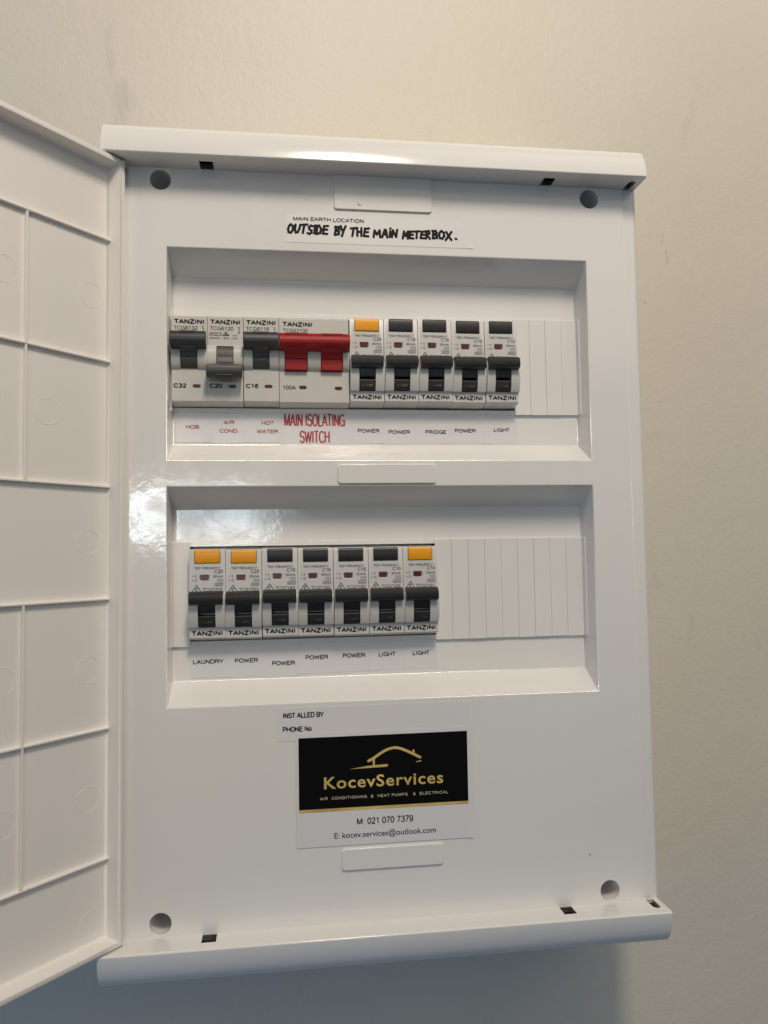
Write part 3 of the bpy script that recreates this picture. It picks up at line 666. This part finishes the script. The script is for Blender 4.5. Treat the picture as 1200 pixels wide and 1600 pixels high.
# earth label with hand lettering in marker pen
el = sticker(-47.8, 51.6, 155.0, 169.9, 0.0, [('MAIN EARTH LOCATION', -44.2, -7.2, 166.6, 2.15)], 'wide white sticker hand-lettered in black marker near the top of the cover', m='card')
GL = {'O': [[(.5, 1), (.15, .8), (.02, .4), (.2, .05), (.6, 0), (.95, .35), (.9, .8), (.5, 1), (.3, .95)]], 'U': [[(.05, 1), (.08, .3), (.3, .02), (.65, .1), (.9, .5), (.95, 1)]],
      'T': [[(-.05, .93), (.5, .97), (1.05, 1)], [(.5, .97), (.45, .5), (.42, 0)]], 'S': [[(.9, .95), (.5, 1), (.2, .8), (.35, .55), (.75, .4), (.8, .15), (.45, 0), (.05, .08)]],
      'I': [[(.5, 1), (.48, 0)]], 'i': [[(.5, .78), (.48, 0)], [(.5, 1.12), (.55, 1.2)]], 'D': [[(.15, 1), (.12, 0)], [(-.1, .98), (.5, .98), (.95, .6), (.8, .15), (.12, 0)]],
      'E': [[(.9, 1), (.15, .95), (.1, .5), (.12, .05), (.95, .02)], [(.1, .52), (.8, .55)]], 'B': [[(.15, 1), (.12, 0)], [(-.05, 1), (.6, 1), (.8, .75), (.2, .52), (.85, .4), (.85, .1), (.12, 0)]],
      'Y': [[(.05, 1), (.3, .55), (.55, .5)], [(1, 1), (.6, .5), (.25, -.15)]], 'H': [[(.1, 1), (.12, 0)], [(.9, 1), (.88, 0)], [(.1, .5), (.9, .52)]],
      'M': [[(.05, 0), (.12, .95), (.5, .35), (.85, .98), (.97, 0)]], 'A': [[(.02, 0), (.4, 1), (.6, .98), (.95, 0)], [(.2, .4), (.85, .42)]],
      'N': [[(.1, 0), (.12, .95), (.85, .05), (.9, 1)]], 'R': [[(.12, 1), (.1, 0)], [(-.05, .97), (.65, 1), (.8, .7), (.2, .5), (1.0, 0)]],
      'X': [[(.05, .95), (.5, .4), (1.0, -.1)], [(1.0, 1.0), (.5, .45), (-.05, -.15)]], '.': [[(.4, .05), (.6, .02)]]}
# each word: text, left, right, baseline left, baseline right, height
words = [('OUTSIDE', -47.2, -25.8, 160.0, 159.9, 4.5), ('BY', -23.0, -16.2, 159.9, 159.7, 4.5), ('THE', -14.6, -4.2, 159.5, 159.6, 4.2), ('MAiN', -2.4, 11.0, 159.4, 159.8, 4.0),
         ('METER', 13.2, 28.6, 159.3, 159.8, 3.9), ('BOX', 29.2, 40.4, 159.8, 159.8, 3.9), ('.', 41.2, 43.6, 159.9, 159.9, 3.6)]
adv = {'I': .35, 'i': .35, 'M': 1.25, '.': .6}
ln = []
for wtxt, xa, xb, za, zb_, h in words:
    tot = sum(adv.get(c, 1.0) for c in wtxt); u = 0
    for c in wtxt:
        a = adv.get(c, 1.0); cw = (xb-xa)*a/tot; x0 = xa + (xb-xa)*u/tot; zz = za + (zb_-za)*u/tot; u += a
        jz = random.uniform(-.15, .15); js = random.uniform(-.03, .16); hh = h*random.uniform(.95, 1.06)
        for s in GL[c]:
            ln.append([(x0 + cw*(.04 + .80*px) + js*hh*pz , zz + jz + hh*pz) for px, pz in s])
cxe, cze = (-47.8+51.6)/2, (155.0+169.9)/2
ln = [[(x - cxe, z - cze) for x, z in l] for l in ln]
o = link('handwriting', strokes_mesh(ln, 1.28, 'marker', 0.06), None, el, smooth=None); o.location = (0, -0.2*S, 0)

sticker(-54.4, 44.5, -100.7, -84.2, 0.0, [('INST ALLED BY', -51.6, -31.3, -89.3, 2.75), ('PHONE No', -51.7, -37.3, -96.1, 2.65)], 'white sticker reading INSTALLED BY and PHONE No, partly under the black card', m='card')

# contractor's card: black panel with gold print over a white lower part
cd = sticker(-45.2, 44.8, -153.4, -97.2, -0.22, [('E: kocev.services@outlook.com', -26.5, 25.3, -149.7, 2.9)],
             'white and black contractor card sticker with gold house outline and gold lettering', m='card', name='business_card', cat='card', bold=0.008, wt=None)
put_text('lettering', 'M: 021 070 7379', -15.1+0.2, 13.6+0.2, -143.6+125.3, 3.3, -0.2, cd, wt=0.15)
ccx, ccz = (-45.2+44.8)/2, (-153.4-97.2)/2
bm = bmesh.new(); bx(bm, -44.0-ccx, 42.5-ccx, -0.22, -0.10, -134.8-ccz, -99.4-ccz); bp_ = link('black_panel', to_mesh(bm), 'cardblack', cd, smooth=None)
bm = bmesh.new(); bx(bm, -44.0-ccx, 42.5-ccx, -0.22, -0.10, -136.3-ccz, -134.85-ccz); link('gold_stripe', to_mesh(bm), 'gold', cd, smooth=None)
put_text('gold_lettering', 'KocevServices', -31.4-ccx, 29.5-ccx, -125.0-ccz, 6.0, -0.27, cd, m='gold', bold=0.016, wt=None, space=1.1)
put_text('pale_lettering', 'AIR  CONDITIONING  &  HEAT PUMPS   &  ELECTRICAL', -33.5-ccx, 32.0-ccx, -130.5-ccz, 1.45, -0.27, cd, m='palegold', space=2.6, wt=0.15)
roof = [(-8.8, -112.2), (-6.2, -111.0), (-3.8, -109.4), (-1.5, -108.0), (1.2, -106.8), (4.0, -106.2), (6.0, -106.25), (7.9, -106.8), (11.0, -108.1), (14.4, -109.8), (17.7, -111.6)]
off = lambda L_: [(x-ccx, z-ccz) for x, z in L_]
q = link('house_logo', strokes_mesh([off(roof), ], 1.35, 'gold', 0.04), None, cd, smooth=None); q.location = (0, -0.25*S, 0)
q = link('house_logo', strokes_mesh([off([(-6.1, -111.4), (-6.1, -114.8)]), off([(14.4, -108.0), (14.4, -109.6)])], 1.05, 'gold', 0.04), None, cd, smooth=None); q.location = (0, -0.25*S, 0)
bm = bmesh.new(); prism_y(bm, off([(-18.6, -115.9), (0.6, -115.5), (1.3, -114.9), (0.8, -114.2), (-9, -114.6)]), -0.28, -0.2); link('house_logo', to_mesh(bm), 'gold', cd, smooth=None)
q = link('house_logo', strokes_mesh([off([(15.9, -113.75), (18.2, -113.45)])], 0.4, 'palegold', 0.04), None, cd, smooth=None); q.location = (0, -0.25*S, 0)
